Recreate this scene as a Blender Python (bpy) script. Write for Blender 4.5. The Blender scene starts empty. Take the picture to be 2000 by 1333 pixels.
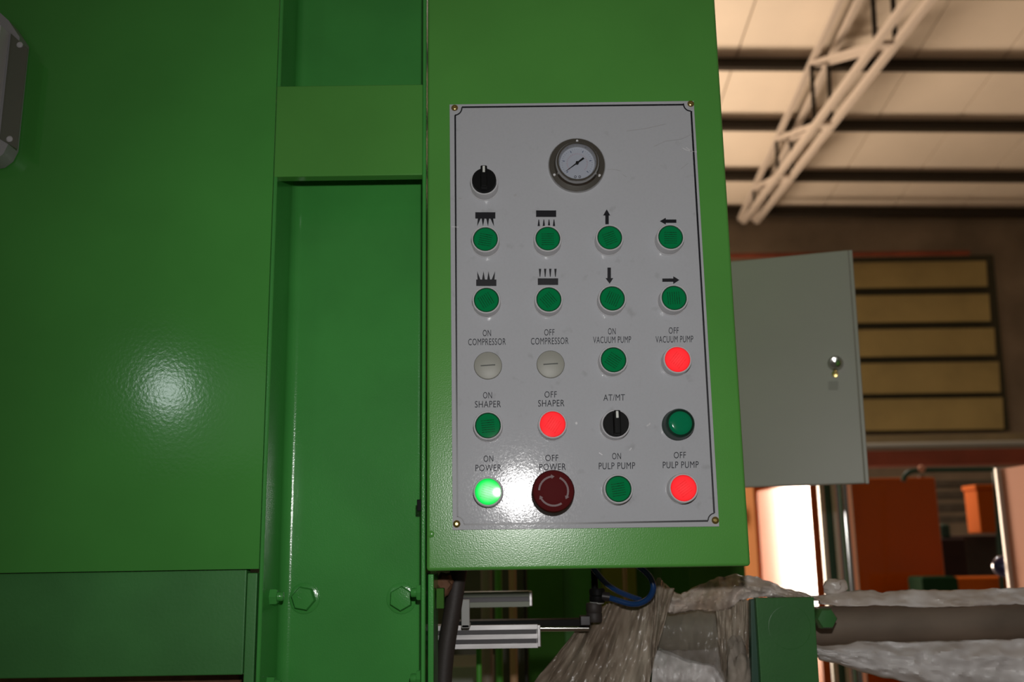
import bpy, bmesh, math, random
from mathutils import Vector, Matrix, noise
random.seed(7)
S = bpy.context.scene
COL = S.collection
CZ = 1.40                                   # height of the lens above the floor
# ------------------------------------------------------------------ camera
TH, RHO, PSI, FPX = .205, .0158, -.006, 1917.0
Fv = Vector((-math.sin(PSI)*math.cos(TH), math.cos(PSI)*math.cos(TH), math.sin(TH)))
R0 = Vector((math.cos(PSI), math.sin(PSI), 0)); U0 = R0.cross(Fv)
Rv = math.cos(RHO)*R0 - math.sin(RHO)*U0
Uv = math.sin(RHO)*R0 + math.cos(RHO)*U0
CAM = Vector((0, -1, CZ))
cd = bpy.data.cameras.new('camera'); cam = bpy.data.objects.new('camera', cd); COL.objects.link(cam)
M = Matrix((Rv, Uv, -Fv)).transposed().to_4x4(); M.translation = CAM
cam.matrix_world = M
cd.sensor_width = 23.6; cd.lens = FPX/2000*23.6
cd.clip_start = .02; cd.clip_end = 100
cd.dof.use_dof = True; cd.dof.focus_distance = .985; cd.dof.aperture_fstop = 4.0
S.camera = cam
def ray(px, py): return Fv + Rv*((px-1000)/FPX) + Uv*((666.5-py)/FPX)
def at(px, py, Y):                          # the point at depth Y seen at a pixel
    r = ray(px, py); return CAM + r*((Y-CAM.y)/r.y)
# hall axes (the hall leans a degree against the machine frame)
HU = Vector((1, .006, -.0175)); HV = Vector((-.006, 1, 0)); HW = Vector((0, 0, 1))
def H(u, v, w): return CAM + HU*u + HV*v + HW*w
# ------------------------------------------------------------------ world, lights, exposure
w = bpy.data.worlds.new('world'); S.world = w; w.use_nodes = True
w.node_tree.nodes['Background'].inputs[0].default_value = (1, .88, .72, 1)
w.node_tree.nodes['Background'].inputs[1].default_value = .06
S.view_settings.view_transform = 'Standard'; S.view_settings.look = 'None'
S.view_settings.exposure = 0; S.view_settings.gamma = 1; S.view_settings.use_curve_mapping = False
def light(name, kind, loc, power, col, direc=None, **kw):
    l = bpy.data.lights.new(name, kind); l.energy = power; l.color = col
    for k, v in kw.items(): setattr(l, k, v)
    o = bpy.data.objects.new(name, l); COL.objects.link(o); o.location = loc
    if direc is not None: o.rotation_euler = Vector(direc).to_track_quat('-Z', 'Y').to_euler()
    return o
# the camera's pop-up flash, a hand above the lens
light('camera_flash', 'SPOT', CAM + Vector((.024, .0, .10)), 18.5, (1, .98, .96),
      Vector((.17, 1, .08)), spot_size=math.radians(106), spot_blend=1.0, shadow_soft_size=.012)
# daylight through the open gate in the far wall, and through a window behind the photographer
light('gate_daylight', 'AREA', H(-2.15, 15.9, .25), 2050, (1, .78, .58), Vector((.2, -1, .25)),
      shape='RECTANGLE', size=2.7, size_y=3.2)
# unseen lamp, added to brighten the tops of the plastic wrap
light('wrap_fill_lamp', 'AREA', (.8, 7.0, 6.2), 120, (1, .93, .86), (0, 0, -1), shape='DISK', size=.5)
for nm, px, py, pw, sx, sy in (('window_daylight', 338, 764, .62, .13, .10), ('high_window_daylight', 440, 800, .13, .50, .36)):
    Pm = at(px, py, .0235); dm = Pm - CAM; dm.y = -dm.y
    light(nm, 'AREA', Pm + dm*2.4, pw, (.9, .97, 1), -dm, shape='ELLIPSE' if sx < .3 else 'RECTANGLE', size=sx, size_y=sy)

# ------------------------------------------------------------------ materials
def mat(name, col, rough=.5, metal=0, bump=0, bscale=200, var=0, vscale=8, vcol=None, spec=.5, coat=0, stretch=None, detail=2):
    m = bpy.data.materials.new(name); m.use_nodes = True
    nt = m.node_tree; b = nt.nodes['Principled BSDF']
    b.inputs['Base Color'].default_value = (*col, 1); b.inputs['Roughness'].default_value = rough
    b.inputs['Metallic'].default_value = metal; b.inputs['Specular IOR Level'].default_value = spec
    if coat: b.inputs['Coat Weight'].default_value = coat; b.inputs['Coat Roughness'].default_value = .06
    tc = nt.nodes.new('ShaderNodeTexCoord'); src = tc.outputs['Object']
    if stretch:
        mp = nt.nodes.new('ShaderNodeMapping'); mp.inputs['Scale'].default_value = stretch
        nt.links.new(src, mp.inputs[0]); src = mp.outputs[0]
    if bump:
        n = nt.nodes.new('ShaderNodeTexNoise'); n.inputs['Scale'].default_value = bscale; n.inputs['Detail'].default_value = detail
        nt.links.new(src, n.inputs['Vector'])
        bp = nt.nodes.new('ShaderNodeBump'); bp.inputs['Strength'].default_value = bump; bp.inputs['Distance'].default_value = .001
        nt.links.new(n.outputs[0], bp.inputs['Height']); nt.links.new(bp.outputs[0], b.inputs['Normal'])
    if var:
        n = nt.nodes.new('ShaderNodeTexNoise'); n.inputs['Scale'].default_value = vscale; n.inputs['Detail'].default_value = 5
        nt.links.new(src, n.inputs['Vector'])
        rp = nt.nodes.new('ShaderNodeValToRGB'); rp.color_ramp.elements[0].position = .35; rp.color_ramp.elements[1].position = .68
        v2 = vcol or tuple(c*(1-var) for c in col)
        rp.color_ramp.elements[0].color = (*v2, 1); rp.color_ramp.elements[1].color = (*col, 1)
        nt.links.new(n.outputs[0], rp.inputs[0]); nt.links.new(rp.outputs[0], b.inputs['Base Color'])
    return m
G = {}
G['green_box'] = mat('green_gloss_paint', (.094, .335, .060), .23, bump=.11, bscale=700, spec=.36, var=.12, vscale=6)
G['green_frame'] = mat('green_frame_paint', (.066, .345, .068), .17, bump=.14, bscale=600, var=.15, vscale=9)
G['green_panel'] = mat('green_panel_paint', (.076, .352, .061), .11, bump=.06, bscale=260, var=.15, vscale=5)
G['green_low'] = mat('green_dusty_paint', (.066, .28, .068), .42, bump=.15, bscale=300, var=.25, vscale=7)
G['green_dark'] = mat('dark_green_machine_paint', (.065, .19, .032), .9, spec=.15, var=.3, vscale=4)  # the machine's own dark green paint
G['green_olive'] = mat('olive_paint', (.24, .26, .015), .8, var=.3, vscale=4)
G['green_bright'] = mat('bright_green_pipe_paint', (.10, .42, .05), .4)
G['plate'] = None
G['black'] = mat('black_print', (.004, .004, .008), .35)
G['ink'] = mat('grey_ink', (.030, .031, .040), .55, spec=.15)
G['ring'] = mat('silver_bezel', (.60, .60, .62), .22, metal=.0)
G['knob'] = mat('black_plastic', (.008, .008, .008), .5, spec=.06)
G['white_mark'] = mat('white_mark', (.6, .62, .58), .5)
G['plug'] = mat('grey_plug_plastic', (.30, .30, .26), .45)
G['plugslot'] = mat('plug_slot', (.05, .055, .045), .5)
G['chrome'] = mat('chrome', (.62, .61, .58), .16, metal=1)
G['gauge_steel'] = mat('gauge_steel', (.50, .49, .47), .17, metal=1, bump=.02, bscale=900)
G['dial'] = mat('dial_white', (.40, .43, .50), .5)
G['dial_red'] = mat('dial_red', (.45, .15, .2), .5)
G['dial_blue'] = mat('dial_blue', (.08, .11, .2), .5)
G['brass'] = mat('brass_screw', (.58, .44, .16), .25, metal=.9)
G['maroon'] = mat('maroon_mushroom', (.090, .010, .011), .6, spec=.04)
G['maroon_mark'] = mat('maroon_mark', (.15, .085, .09), .55)
G['steel_grey'] = mat('cast_grey', (.40, .40, .41), .4, metal=.1, bump=.15, bscale=900)
G['cover_grey'] = mat('cover_grey', (.62, .62, .64), .35, bump=.1, bscale=900)
G['green_matt'] = mat('dark_green_matt', (.018, .055, .022), .95, spec=.05)
G['green_post'] = mat('green_post_paint', (.042, .18, .042), .42, bump=.1, bscale=300, var=.2, vscale=12)
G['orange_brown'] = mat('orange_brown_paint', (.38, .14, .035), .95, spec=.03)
G['steel_dark'] = mat('grey_recess', (.16, .17, .13), .45, metal=.2)
G['rubber'] = mat('black_rubber', (.035, .027, .024), .6, bump=.2, bscale=300)
G['alu'] = mat('aluminium', (.50, .48, .48), .3, metal=.8, var=.4, vscale=60, stretch=(.2, 1, 1))
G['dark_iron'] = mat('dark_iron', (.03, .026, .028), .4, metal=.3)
G['rust'] = mat('rust', (.22, .10, .05), .8, bump=.4, bscale=150, var=.6, vscale=30)
G['tan'] = mat('tan_pipe', (.66, .38, .21), .45)
G['pipe_grey'] = mat('grey_brown_pipe', (.32, .25, .20), .5)
G['board'] = mat('grey_board', (.13, .115, .085), .6, var=.3, vscale=10)
G['boxgrey'] = mat('grey_box', (.42, .42, .40), .6)
G['hose'] = mat('blue_hose', (.010, .045, .15), .25)
G['encl'] = mat('enclosure_grey', (.48, .48, .41), .42, bump=.05, bscale=500, var=.06, vscale=6)
G['tube'] = mat('grey_brown_tube', (.24, .185, .14), .5, var=.4, vscale=14, stretch=(.6, 1, 1))
G['film_white'] = mat('white_film', (.80, .74, .70), .3, bump=.4, bscale=40, var=.5, vscale=13, vcol=(.50, .39, .30))
G['bag'] = mat('white_bag', (.84, .80, .78), .4, bump=.3, bscale=30, var=.2, vscale=12)
G['lump'] = mat('beige_pulp_lump', (.40, .34, .28), .7, bump=.5, bscale=120, var=.4, vscale=40)
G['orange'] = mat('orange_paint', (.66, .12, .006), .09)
G['orange_dull'] = mat('orange_matt_paint', (.75, .15, .014), .8, spec=.1)
G['salmon'] = mat('salmon_glare_and_knob', (.78, .36, .24), .75, spec=.15)  # cabinet's daylight glare put into the colour; plain pink for the rail knob
G['post_pale'] = mat('pale_post_edge', (.85, .72, .62), .35)  # pale tone stands in for daylight on the guard post's edges
G['post_green'] = mat('dark_green_post', (.03, .085, .055), .4)
G['ball'] = mat('blue_ball', (.03, .03, .12), .12, metal=.4, coat=1)
G['duct_olive'] = mat('olive_beam', (.34, .26, .13), .6, var=.3, vscale=2)
G['duct_grey'] = mat('grey_pipe', (.34, .33, .28), .45)
G['duct_red'] = mat('red_oxide_beam', (.30, .06, .025), .6, var=.4, vscale=1.5)
G['wall'] = mat('brown_render', (.34, .28, .21), .9, var=.35, vscale=1.2, bump=.3, bscale=8)
G['floor'] = mat('concrete_floor', (.22, .19, .16), .7, var=.3, vscale=1.5, bump=.2, bscale=20)
G['ceil'] = mat('cream_roof_lining', (.82, .72, .60), .6, var=.08, vscale=1.0)
G['ceil_back'] = mat('roof_backing', (.30, .22, .16), .8)
G['purlin'] = mat('dark_purlin', (.030, .022, .013), .6)
G['truss'] = mat('truss_grey_paint', (.50, .43, .37), .55)
G['slat'] = mat('ochre_slat', (.52, .43, .18), .7, var=.2, vscale=1.5)
G['slat_gap'] = mat('louvre_back', (.05, .05, .03), .8)
G['dark_wood'] = mat('dark_brown_board', (.05, .022, .016), .7, var=.4, vscale=5)
G['faded'] = mat('faded_label', (.40, .40, .35), .6)
G['carton'] = mat('grey_brown_sack', (.11, .088, .07), .8, bump=.4, bscale=12, var=.3, vscale=5)

def plate_material():
    m = bpy.data.materials.new('silver_faceplate_film'); m.use_nodes = True
    nt = m.node_tree; b = nt.nodes['Principled BSDF']; L = nt.links.new
    tc = nt.nodes.new('ShaderNodeTexCoord')
    n1 = nt.nodes.new('ShaderNodeTexNoise'); n1.inputs['Scale'].default_value = 55; n1.inputs['Detail'].default_value = 6
    L(tc.outputs['Object'], n1.inputs['Vector'])
    r1 = nt.nodes.new('ShaderNodeValToRGB')
    r1.color_ramp.elements[0].position = .22; r1.color_ramp.elements[0].color = (.36, .365, .38, 1)
    r1.color_ramp.elements[1].position = .36; r1.color_ramp.elements[1].color = (.445, .455, .48, 1)
    L(n1.outputs[0], r1.inputs[0]); L(r1.outputs[0], b.inputs['Base Color'])
    b.inputs['Roughness'].default_value = .095; n3 = nt.nodes.new('ShaderNodeTexNoise'); n3.inputs['Scale'].default_value = 420; n3.inputs['Detail'].default_value = 4
    L(tc.outputs['Object'], n3.inputs['Vector'])
    r3 = nt.nodes.new('ShaderNodeMapRange'); r3.inputs[1].default_value = .42; r3.inputs[2].default_value = .66; r3.inputs[3].default_value = .10; r3.inputs[4].default_value = .42
    L(n3.outputs[0], r3.inputs[0]); L(r3.outputs[0], b.inputs['Specular IOR Level'])
    b.inputs['Metallic'].default_value = .0
    n2 = nt.nodes.new('ShaderNodeTexNoise'); n2.inputs['Scale'].default_value = 520; n2.inputs['Detail'].default_value = 3
    L(tc.outputs['Object'], n2.inputs['Vector'])
    bp = nt.nodes.new('ShaderNodeBump'); bp.inputs['Strength'].default_value = .07; bp.inputs['Distance'].default_value = .0006
    L(n2.outputs[0], bp.inputs['Height']); L(bp.outputs[0], b.inputs['Normal'])
    return m
G['plate'] = plate_material()

def lens_material(name, col, dark, emit=None, centre=None, strength=1.0):
    """translucent button cap: faint ruled lines moulded inside, lamp behind it when emit is set"""
    m = bpy.data.materials.new(name); m.use_nodes = True
    nt = m.node_tree; b = nt.nodes['Principled BSDF']; L = nt.links.new
    tc = nt.nodes.new('ShaderNodeTexCoord')
    sep = nt.nodes.new('ShaderNodeSeparateXYZ'); L(tc.outputs['Object'], sep.inputs[0])
    def mth(op, a, bb=None, c=None):
        n = nt.nodes.new('ShaderNodeMath'); n.operation = op
        for i, x in enumerate((a, bb, c)):
            if x is None: continue
            if isinstance(x, (int, float)): n.inputs[i].default_value = x
            else: L(x, n.inputs[i])
        return n.outputs[0]
    ln = mth('SINE', mth('MULTIPLY', sep.outputs['Z'], 2700.0))
    ln = mth('GREATER_THAN', ln, .35)
    nz = nt.nodes.new('ShaderNodeTexNoise'); nz.inputs['Scale'].default_value = 600; L(tc.outputs['Object'], nz.inputs['Vector'])
    ln = mth('MULTIPLY', ln, mth('MULTIPLY', nz.outputs[0], 1.25))
    ax = mth('LESS_THAN', mth('ABSOLUTE', sep.outputs['X']), .0066)
    az = mth('LESS_THAN', mth('ABSOLUTE', sep.outputs['Z']), .0072)
    ln = mth('MULTIPLY', ln, mth('MULTIPLY', ax, az))
    rad = mth('SQRT', mth('ADD', mth('POWER', sep.outputs['X'], 2.0), mth('POWER', sep.outputs['Z'], 2.0)))
    ln = mth('MAXIMUM', ln, mth('MULTIPLY', mth('GREATER_THAN', rad, .0118), .75))
    mx = nt.nodes.new('ShaderNodeMix'); mx.data_type = 'RGBA'
    mx.inputs['A'].default_value = (*col, 1); mx.inputs['B'].default_value = (*dark, 1)
    L(ln, mx.inputs['Factor']); L(mx.outputs['Result'], b.inputs['Base Color'])
    b.inputs['Roughness'].default_value = .07; b.inputs['Specular IOR Level'].default_value = .16
    if emit:
        r = mth('SQRT', mth('ADD', mth('POWER', sep.outputs['X'], 2.0), mth('POWER', sep.outputs['Z'], 2.0)))
        rp = nt.nodes.new('ShaderNodeValToRGB')
        rp.color_ramp.elements[0].position = .2; rp.color_ramp.elements[0].color = (*centre, 1)
        rp.color_ramp.elements[1].position = .85; rp.color_ramp.elements[1].color = (*emit, 1)
        L(mth('DIVIDE', r, .0128), rp.inputs[0])
        m2 = nt.nodes.new('ShaderNodeMix'); m2.data_type = 'RGBA'; m2.blend_type = 'MULTIPLY'
        m2.inputs['B'].default_value = (.70, .45, .45, 1)
        L(mth('MULTIPLY', ln, .8), m2.inputs['Factor']); L(rp.outputs[0], m2.inputs['A'])
        L(m2.outputs['Result'], b.inputs['Emission Color']); b.inputs['Emission Strength'].default_value = strength
    return m
G['lens_green'] = lens_material('green_lens', (.002, .205, .062), (.008, .04, .02))
G['lens_red_lit'] = lens_material('lit_red_lens', (.22, .010, .012), (.12, .006, .006), (.92, .022, .028), (.96, .040, .046), 1.0)
G['lens_green_lit'] = lens_material('lit_green_lens', (.02, .4, .1), (.02, .3, .1), (.0, .82, .07), (.42, 1.0, .52), 1.0)
G['pilot'] = mat('pilot_green', (.003, .19, .08), .12, spec=.2)
G['pilot_rim'] = mat('pilot_rim', (.004, .03, .018), .35)

def film_material(name, col, alpha, vcol):
    m = mat(name, col, .3, bump=.4, bscale=30, var=.5, vscale=14, vcol=vcol, stretch=(1, 1, .35))
    m.node_tree.nodes['Principled BSDF'].inputs['Alpha'].default_value = alpha
    return m
G['film_dirty'] = film_material('dirty_clear_film', (.54, .46, .37), .82, (.24, .18, .135))
G['film_clear'] = film_material('clear_film', (.36, .30, .23), .30, (.14, .10, .07))
def glass_material():
    m = bpy.data.materials.new('gauge_glass'); m.use_nodes = True; nt = m.node_tree
    nt.nodes.remove(nt.nodes['Principled BSDF'])
    out = nt.nodes['Material Output']; mx = nt.nodes.new('ShaderNodeMixShader'); mx.inputs[0].default_value = .06
    t = nt.nodes.new('ShaderNodeBsdfTransparent'); g = nt.nodes.new('ShaderNodeBsdfGlossy'); g.inputs['Roughness'].default_value = .08
    nt.links.new(t.outputs[0], mx.inputs[1]); nt.links.new(g.outputs[0], mx.inputs[2]); nt.links.new(mx.outputs[0], out.inputs[0])
    return m
G['glass'] = glass_material()

# ------------------------------------------------------------------ mesh helpers
ORG = {}; BEV = {}
def link(o, parent):
    COL.objects.link(o)
    if parent is not None: o.parent = parent
def thing(name, label, cat, loc, group=None):
    o = bpy.data.objects.new(name, None); COL.objects.link(o); o.location = loc; o.empty_display_size = .05
    o['label'] = label; o['category'] = cat
    if group: o['group'] = group
    ORG[o] = Vector(loc); return o
def tag(o, label, cat, group=None):
    o['label'] = label; o['category'] = cat
    if group: o['group'] = group
    return o
def place(name, me, parent, loc, label=None):
    """object that uses a mesh built round its own origin"""
    o = bpy.data.objects.new(name, me); link(o, parent)
    if BEV.get(name):
        wn = o.modifiers.new('weighted_normals', 'WEIGHTED_NORMAL'); wn.weight = 90; wn.keep_sharp = True
    o.location = Vector(loc) - (ORG[parent] if parent else Vector((0, 0, 0))); ORG[o] = Vector(loc)
    if label: o['label'] = label
    return o
class MB:
    def __init__(s): s.bm = bmesh.new(); s.bev = False
    def poly(s, pts, faces):
        v = [s.bm.verts.new(p) for p in pts]
        for f in faces:
            try: s.bm.faces.new([v[i] for i in f])
            except ValueError: pass
        return v
    def hexa(s, p, bevel=0):                # 8 points: front ring 0-3, back ring 4-7
        b2 = bmesh.new(); v = [b2.verts.new(q) for q in p]
        for f in ((0,1,2,3),(7,6,5,4),(0,4,5,1),(1,5,6,2),(2,6,7,3),(3,7,4,0)): b2.faces.new([v[i] for i in f])
        bmesh.ops.recalc_face_normals(b2, faces=b2.faces)
        if bevel: s.bev = True; bmesh.ops.bevel(b2, geom=list(b2.edges), offset=bevel, segments=3, affect='EDGES', profile=.5)
        s.merge(b2); return s
    def box(s, x0, x1, y0, y1, z0, z1, bevel=0):
        return s.hexa([(x0,y0,z0),(x1,y0,z0),(x1,y0,z1),(x0,y0,z1),(x0,y1,z0),(x1,y1,z0),(x1,y1,z1),(x0,y1,z1)], bevel)
    def slab(s, q, dv, bevel=0):            # quad + extrusion vector
        dv = Vector(dv); q = [Vector(a) for a in q]; return s.hexa(q + [a+dv for a in q], bevel)
    def merge(s, b2):
        me = bpy.data.meshes.new('tmp'); b2.to_mesh(me); b2.free(); s.bm.from_mesh(me); bpy.data.meshes.remove(me)
    def prism(s, pts, dv):                  # planar outline + extrusion vector
        n = len(pts); dv = Vector(dv); P = [Vector(p) for p in pts]
        b2 = bmesh.new(); a = [b2.verts.new(p) for p in P]; b = [b2.verts.new(p+dv) for p in P]
        b2.faces.new(a); b2.faces.new(b[::-1])
        for i in range(n): b2.faces.new((a[i], b[i], b[(i+1)%n], a[(i+1)%n]))
        bmesh.ops.recalc_face_normals(b2, faces=b2.faces); s.merge(b2); return s
    def lathe(s, prof, n=40, c=(0,0,0), axis=(0,1,0), caps=True):   # prof: (radius, along axis)
        ax = Vector(axis).normalized(); e = Vector((0,0,1)) if abs(ax.z) < .9 else Vector((1,0,0))
        a = ax.cross(e).normalized(); b = ax.cross(a); c = Vector(c)
        b2 = bmesh.new(); rings = []
        for r, h in prof:
            if r < 1e-7: rings.append([b2.verts.new(c+ax*h)])
            else: rings.append([b2.verts.new(c+ax*h+(a*math.cos(2*math.pi*i/n)+b*math.sin(2*math.pi*i/n))*r) for i in range(n)])
        for A, B in zip(rings, rings[1:]):
            for i in range(n):
                j = (i+1) % n
                q = [A[i % len(A)], A[j % len(A)], B[j % len(B)], B[i % len(B)]]
                q = list(dict.fromkeys(q))
                if len(q) > 2: b2.faces.new(q)
        if caps:
            if len(rings[0]) > 1: b2.faces.new(rings[0])
            if len(rings[-1]) > 1: b2.faces.new(rings[-1][::-1])
        bmesh.ops.recalc_face_normals(b2, faces=b2.faces); s.merge(b2); return s
    def cyl(s, p, q, r, n=20, r2=None):
        p = Vector(p); q = Vector(q); d = q-p
        return s.lathe([(r, 0), (r2 if r2 is not None else r, d.length)], n, p, d)
    def tube(s, pts, r, n=12, smooth=6):
        P = [Vector(p) for p in pts]; Q = []
        for i in range(len(P)-1):           # Catmull-Rom
            p0, p1, p2, p3 = P[max(i-1,0)], P[i], P[i+1], P[min(i+2,len(P)-1)]
            for k in range(smooth):
                t = k/smooth
                Q.append(.5*((2*p1)+(p2-p0)*t+(2*p0-5*p1+4*p2-p3)*t*t+(3*p1-p0-3*p2+p3)*t**3))
        Q.append(P[-1]); b2 = bmesh.new(); rings = []; up = Vector((.3,.9,.2))
        for i, p in enumerate(Q):
            t = (Q[min(i+1,len(Q)-1)]-Q[max(i-1,0)]).normalized()
            a = t.cross(up).normalized(); b = t.cross(a); up = -t.cross(a) if False else up
            rr = r[min(i//smooth, len(r)-1)] if isinstance(r, (list, tuple)) else r
            rings.append([b2.verts.new(p+(a*math.cos(2*math.pi*k/n)+b*math.sin(2*math.pi*k/n))*rr) for k in range(n)])
        for A, B in zip(rings, rings[1:]):
            for k in range(n): b2.faces.new((A[k], A[(k+1)%n], B[(k+1)%n], B[k]))
        b2.faces.new(rings[0]); b2.faces.new(rings[-1][::-1])
        bmesh.ops.recalc_face_normals(b2, faces=b2.faces); s.merge(b2); return s
    def mesh(s, name, m, org=(0,0,0), smooth=True):
        bmesh.ops.translate(s.bm, verts=s.bm.verts, vec=-Vector(org))
        me = bpy.data.meshes.new(name); s.bm.to_mesh(me); s.bm.free(); BEV[name] = s.bev
        me.materials.append(m)
        if smooth:
            me.polygons.foreach_set('use_smooth', [True]*len(me.polygons))
            try: me.set_sharp_from_angle(angle=math.radians(38))
            except Exception: pass
        return me
    def build(s, name, m, parent=None, label=None, smooth=True, loc=None):
        org = ORG[parent] if parent is not None else Vector(loc if loc is not None else (0,0,0))
        o = bpy.data.objects.new(name, s.mesh(name, m, org, smooth)); link(o, parent)
        if parent is None: o.location = org
        ORG[o] = Vector(org)
        if s.bev:
            wn = o.modifiers.new('weighted_normals', 'WEIGHTED_NORMAL'); wn.weight = 90; wn.keep_sharp = True
        if label: o['label'] = label
        return o
def struct(o): o['kind'] = 'structure'; return o
def seg(pts, n):                            # resample a polyline at n points by length
    P = [Vector((a, b)) for a, b in pts]; L = [0]
    for a, b in zip(P, P[1:]): L.append(L[-1]+(b-a).length)
    out = []
    for i in range(n):
        t = L[-1]*i/(n-1); k = max(j for j in range(len(L)) if L[j] <= t+1e-9); k = min(k, len(P)-2)
        f = (t-L[k])/max(L[k+1]-L[k], 1e-9); out.append(P[k].lerp(P[k+1], f))
    return out
def sheet(top, bot, Yf, nu, nv, amp, fu, fv, seed, jag=0):
    """a crumpled film hanging between two outlines; Yf(s,t) is its depth, folds run with t"""
    A, B = seg(top, nu), seg(bot, nu); b2 = bmesh.new(); g = []
    for i in range(nu):
        row = []
        for j in range(nv):
            s_, t = i/(nu-1), j/(nv-1); p = A[i].lerp(B[i], t)
            n1 = noise.fractal(Vector((s_*fu, t*fv, seed)), 1.0, 2.0, 4)
            n2 = 1-abs(noise.noise(Vector((s_*fu*1.7+t*.8, t*fv*.8, seed+9))))*2
            Y = Yf(s_, t) + amp*(n1 - .35*n2)
            if jag: p = p + Vector((0, jag*noise.noise(Vector((s_*fu*2.5, seed+3, t*2)))))
            row.append(b2.verts.new(at(p.x, p.y, Y)))
        g.append(row)
    for i in range(nu-1):
        for j in range(nv-1): b2.faces.new((g[i][j], g[i+1][j], g[i+1][j+1], g[i][j+1]))
    ret = bmesh.ops.recalc_face_normals(b2, faces=b2.faces)
    m = MB(); m.merge(b2); return m
def thick(o, t=.0006):
    md = o.modifiers.new('thickness', 'SOLIDIFY'); md.thickness = t; return o

# ================================================================== HALL
RS, WE = .1734, 5.678                        # roof slope, eave height above the lens
def roof(u, v, d=0): return H(u, v, WE + (16-v)*RS + d)
FL = -CZ
def hbox(u0, u1, v0, v1, w0, w1, m=None):
    m = m or MB()
    return m.hexa([H(u0,v0,w0),H(u1,v0,w0),H(u1,v0,w1),H(u0,v0,w1),H(u0,v1,w0),H(u1,v1,w0),H(u1,v1,w1),H(u0,v1,w1)])
fm = MB(); fm.hexa([(-9,-4,-.1),(12,-4,-.1),(12,16,-.1),(-9,16,-.1),(-9,-4,0),(12,-4,0),(12,16,0),(-9,16,0)])
struct(fm.build('floor', G['floor'], smooth=False))
wm = hbox(-.7, 10.2, 16, 16.3, -1.6, 5.6); hbox(-9, -.7, 16, 16.3, 2.0, 5.9, wm); hbox(-9, -3.6, 16, 16.3, -1.5, 2.0, wm)
struct(wm.build('wall_back', G['wall'], smooth=False))
wm = hbox(10.2, 10.5, -3, 16.3, -1.6, 9.2); struct(wm.build('wall_right', G['wall'], smooth=False))
cm = MB(); cm.slab([roof(-9,16.3,.06), roof(10.5,16.3,.06), roof(10.5,-3,.06), roof(-9,-3,.06)], (0,0,.08))
ceil = struct(cm.build('ceiling', G['ceil_back'], smooth=False))
PV = [16.0 - .05, 14.81, 13.42, 12.03, 10.64, 9.25]
US = [3.19 + 1.19*k for k in range(-4, 7)]
for a, b in zip(PV, PV[1:]):
    for u0, u1 in zip(US, US[1:]):
        p = MB(); g = .012
        p.slab([roof(u0+g,a-.01), roof(u1-g,a-.01), roof(u1-g,b+.01), roof(u0+g,b+.01)], (0,0,.05))
        p.build('roof_panel', G['ceil'], ceil, smooth=False)
for v in PV:
    p = MB(); vv = v-.02
    for (v0, v1, d0, d1) in ((vv-.004, vv+.004, -.19, -.005), (vv-.075, vv, -.19, -.175), (vv, vv+.075, -.02, -.005)):
        p.hexa([roof(-3,v0,d0), roof(10.1,v0,d0), roof(10.1,v0,d1), roof(-3,v0,d1), roof(-3,v1,d0), roof(10.1,v1,d0), roof(10.1,v1,d1), roof(-3,v1,d1)])
    p.build('purlin', G['purlin'], ceil, smooth=False)
# roof truss: two planes of chords with zigzag braces
tr = thing('roof_truss', 'long pale grey steel lattice truss running under the sloping roof towards the far wall', 'truss', H(4.25, 15.9, 5.4))
def bar(name, a, b, wd, ht, m, label=None):
    a, b = Vector(a), Vector(b); d = (b-a).normalized(); x = d.cross(Vector((0,0,1))).normalized(); z = x.cross(d)
    x *= wd/2; z *= ht/2; p = MB()
    p.hexa([a-x-z, a+x-z, a+x+z, a-x+z, b-x-z, b+x-z, b+x+z, b-x+z]); return p.build(name, m, tr, label, smooth=False)
UT = (4.16, 4.38); WB = 5.40
def tb(u, v): return H(u, v, WB)
def tt(u, v): return roof(u, v, -.25)
for u in UT:
    bar('bottom_chord', tb(u, 15.9), tb(u, 6.5), .075, .075, G['truss'])
    bar('top_chord', tt(u-.06, 15.9), tt(u-.06, 6.5), .07, .07, G['truss'])
nodes = [(9.86, 11.75), (11.95, 13.5), (13.8, 14.9), (7.9, 9.6)]
for vb, vt in nodes:
    for u in UT:
        bar('web_brace', tb(u, vb), tt(u-.06, vt), .05, .05, G['truss'])
        bar('web_brace', tt(u-.06, vt), tb(u, vt+.25), .05, .05, G['purlin'])
    for q, nm in ((tb, 'batten'), (tt, 'batten')):
        vv = vb if q is tb else vt
        bar(nm, q(UT[0], vv), q(UT[1], vv), .10, .05, G['truss'])
# louvre on the far wall
lv = thing('wall_louvre', 'wall louvre of five broad ochre slats on the far brown wall', 'louvre', H(6.5, 15.95, 2))
Yw = 14.93
rows = [(511,560,1926),(575.5,628,1932),(642,694.5,1942),(708,767,1951),(778,839,1958)]
m_ = MB(); m_.slab([at(1560,850,Yw), at(1972,842,Yw), at(1940,498,Yw), at(1560,506,Yw)], (0,.05,0)); m_.build('louvre_frame', G['slat_gap'], lv, smooth=False)
for a, b, xr in rows:
    m_ = MB(); m_.slab([at(1560,b+4,Yw-.10), at(xr+3,b-1,Yw-.10), at(xr,a-1,Yw-.03), at(1560,a+4,Yw-.03)], (0,.03,0)); m_.build('slat', G['slat'], lv, smooth=False)
m_ = MB(); m_.cyl(at(1420,500,14.7), at(1893,494,14.7), .04, 10)
tag(m_.build('wall_pipe', G['duct_red'], loc=at(1650,497,14.7)), 'thin rusty red pipe running level along the far wall above the louvre', 'pipe')
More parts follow.
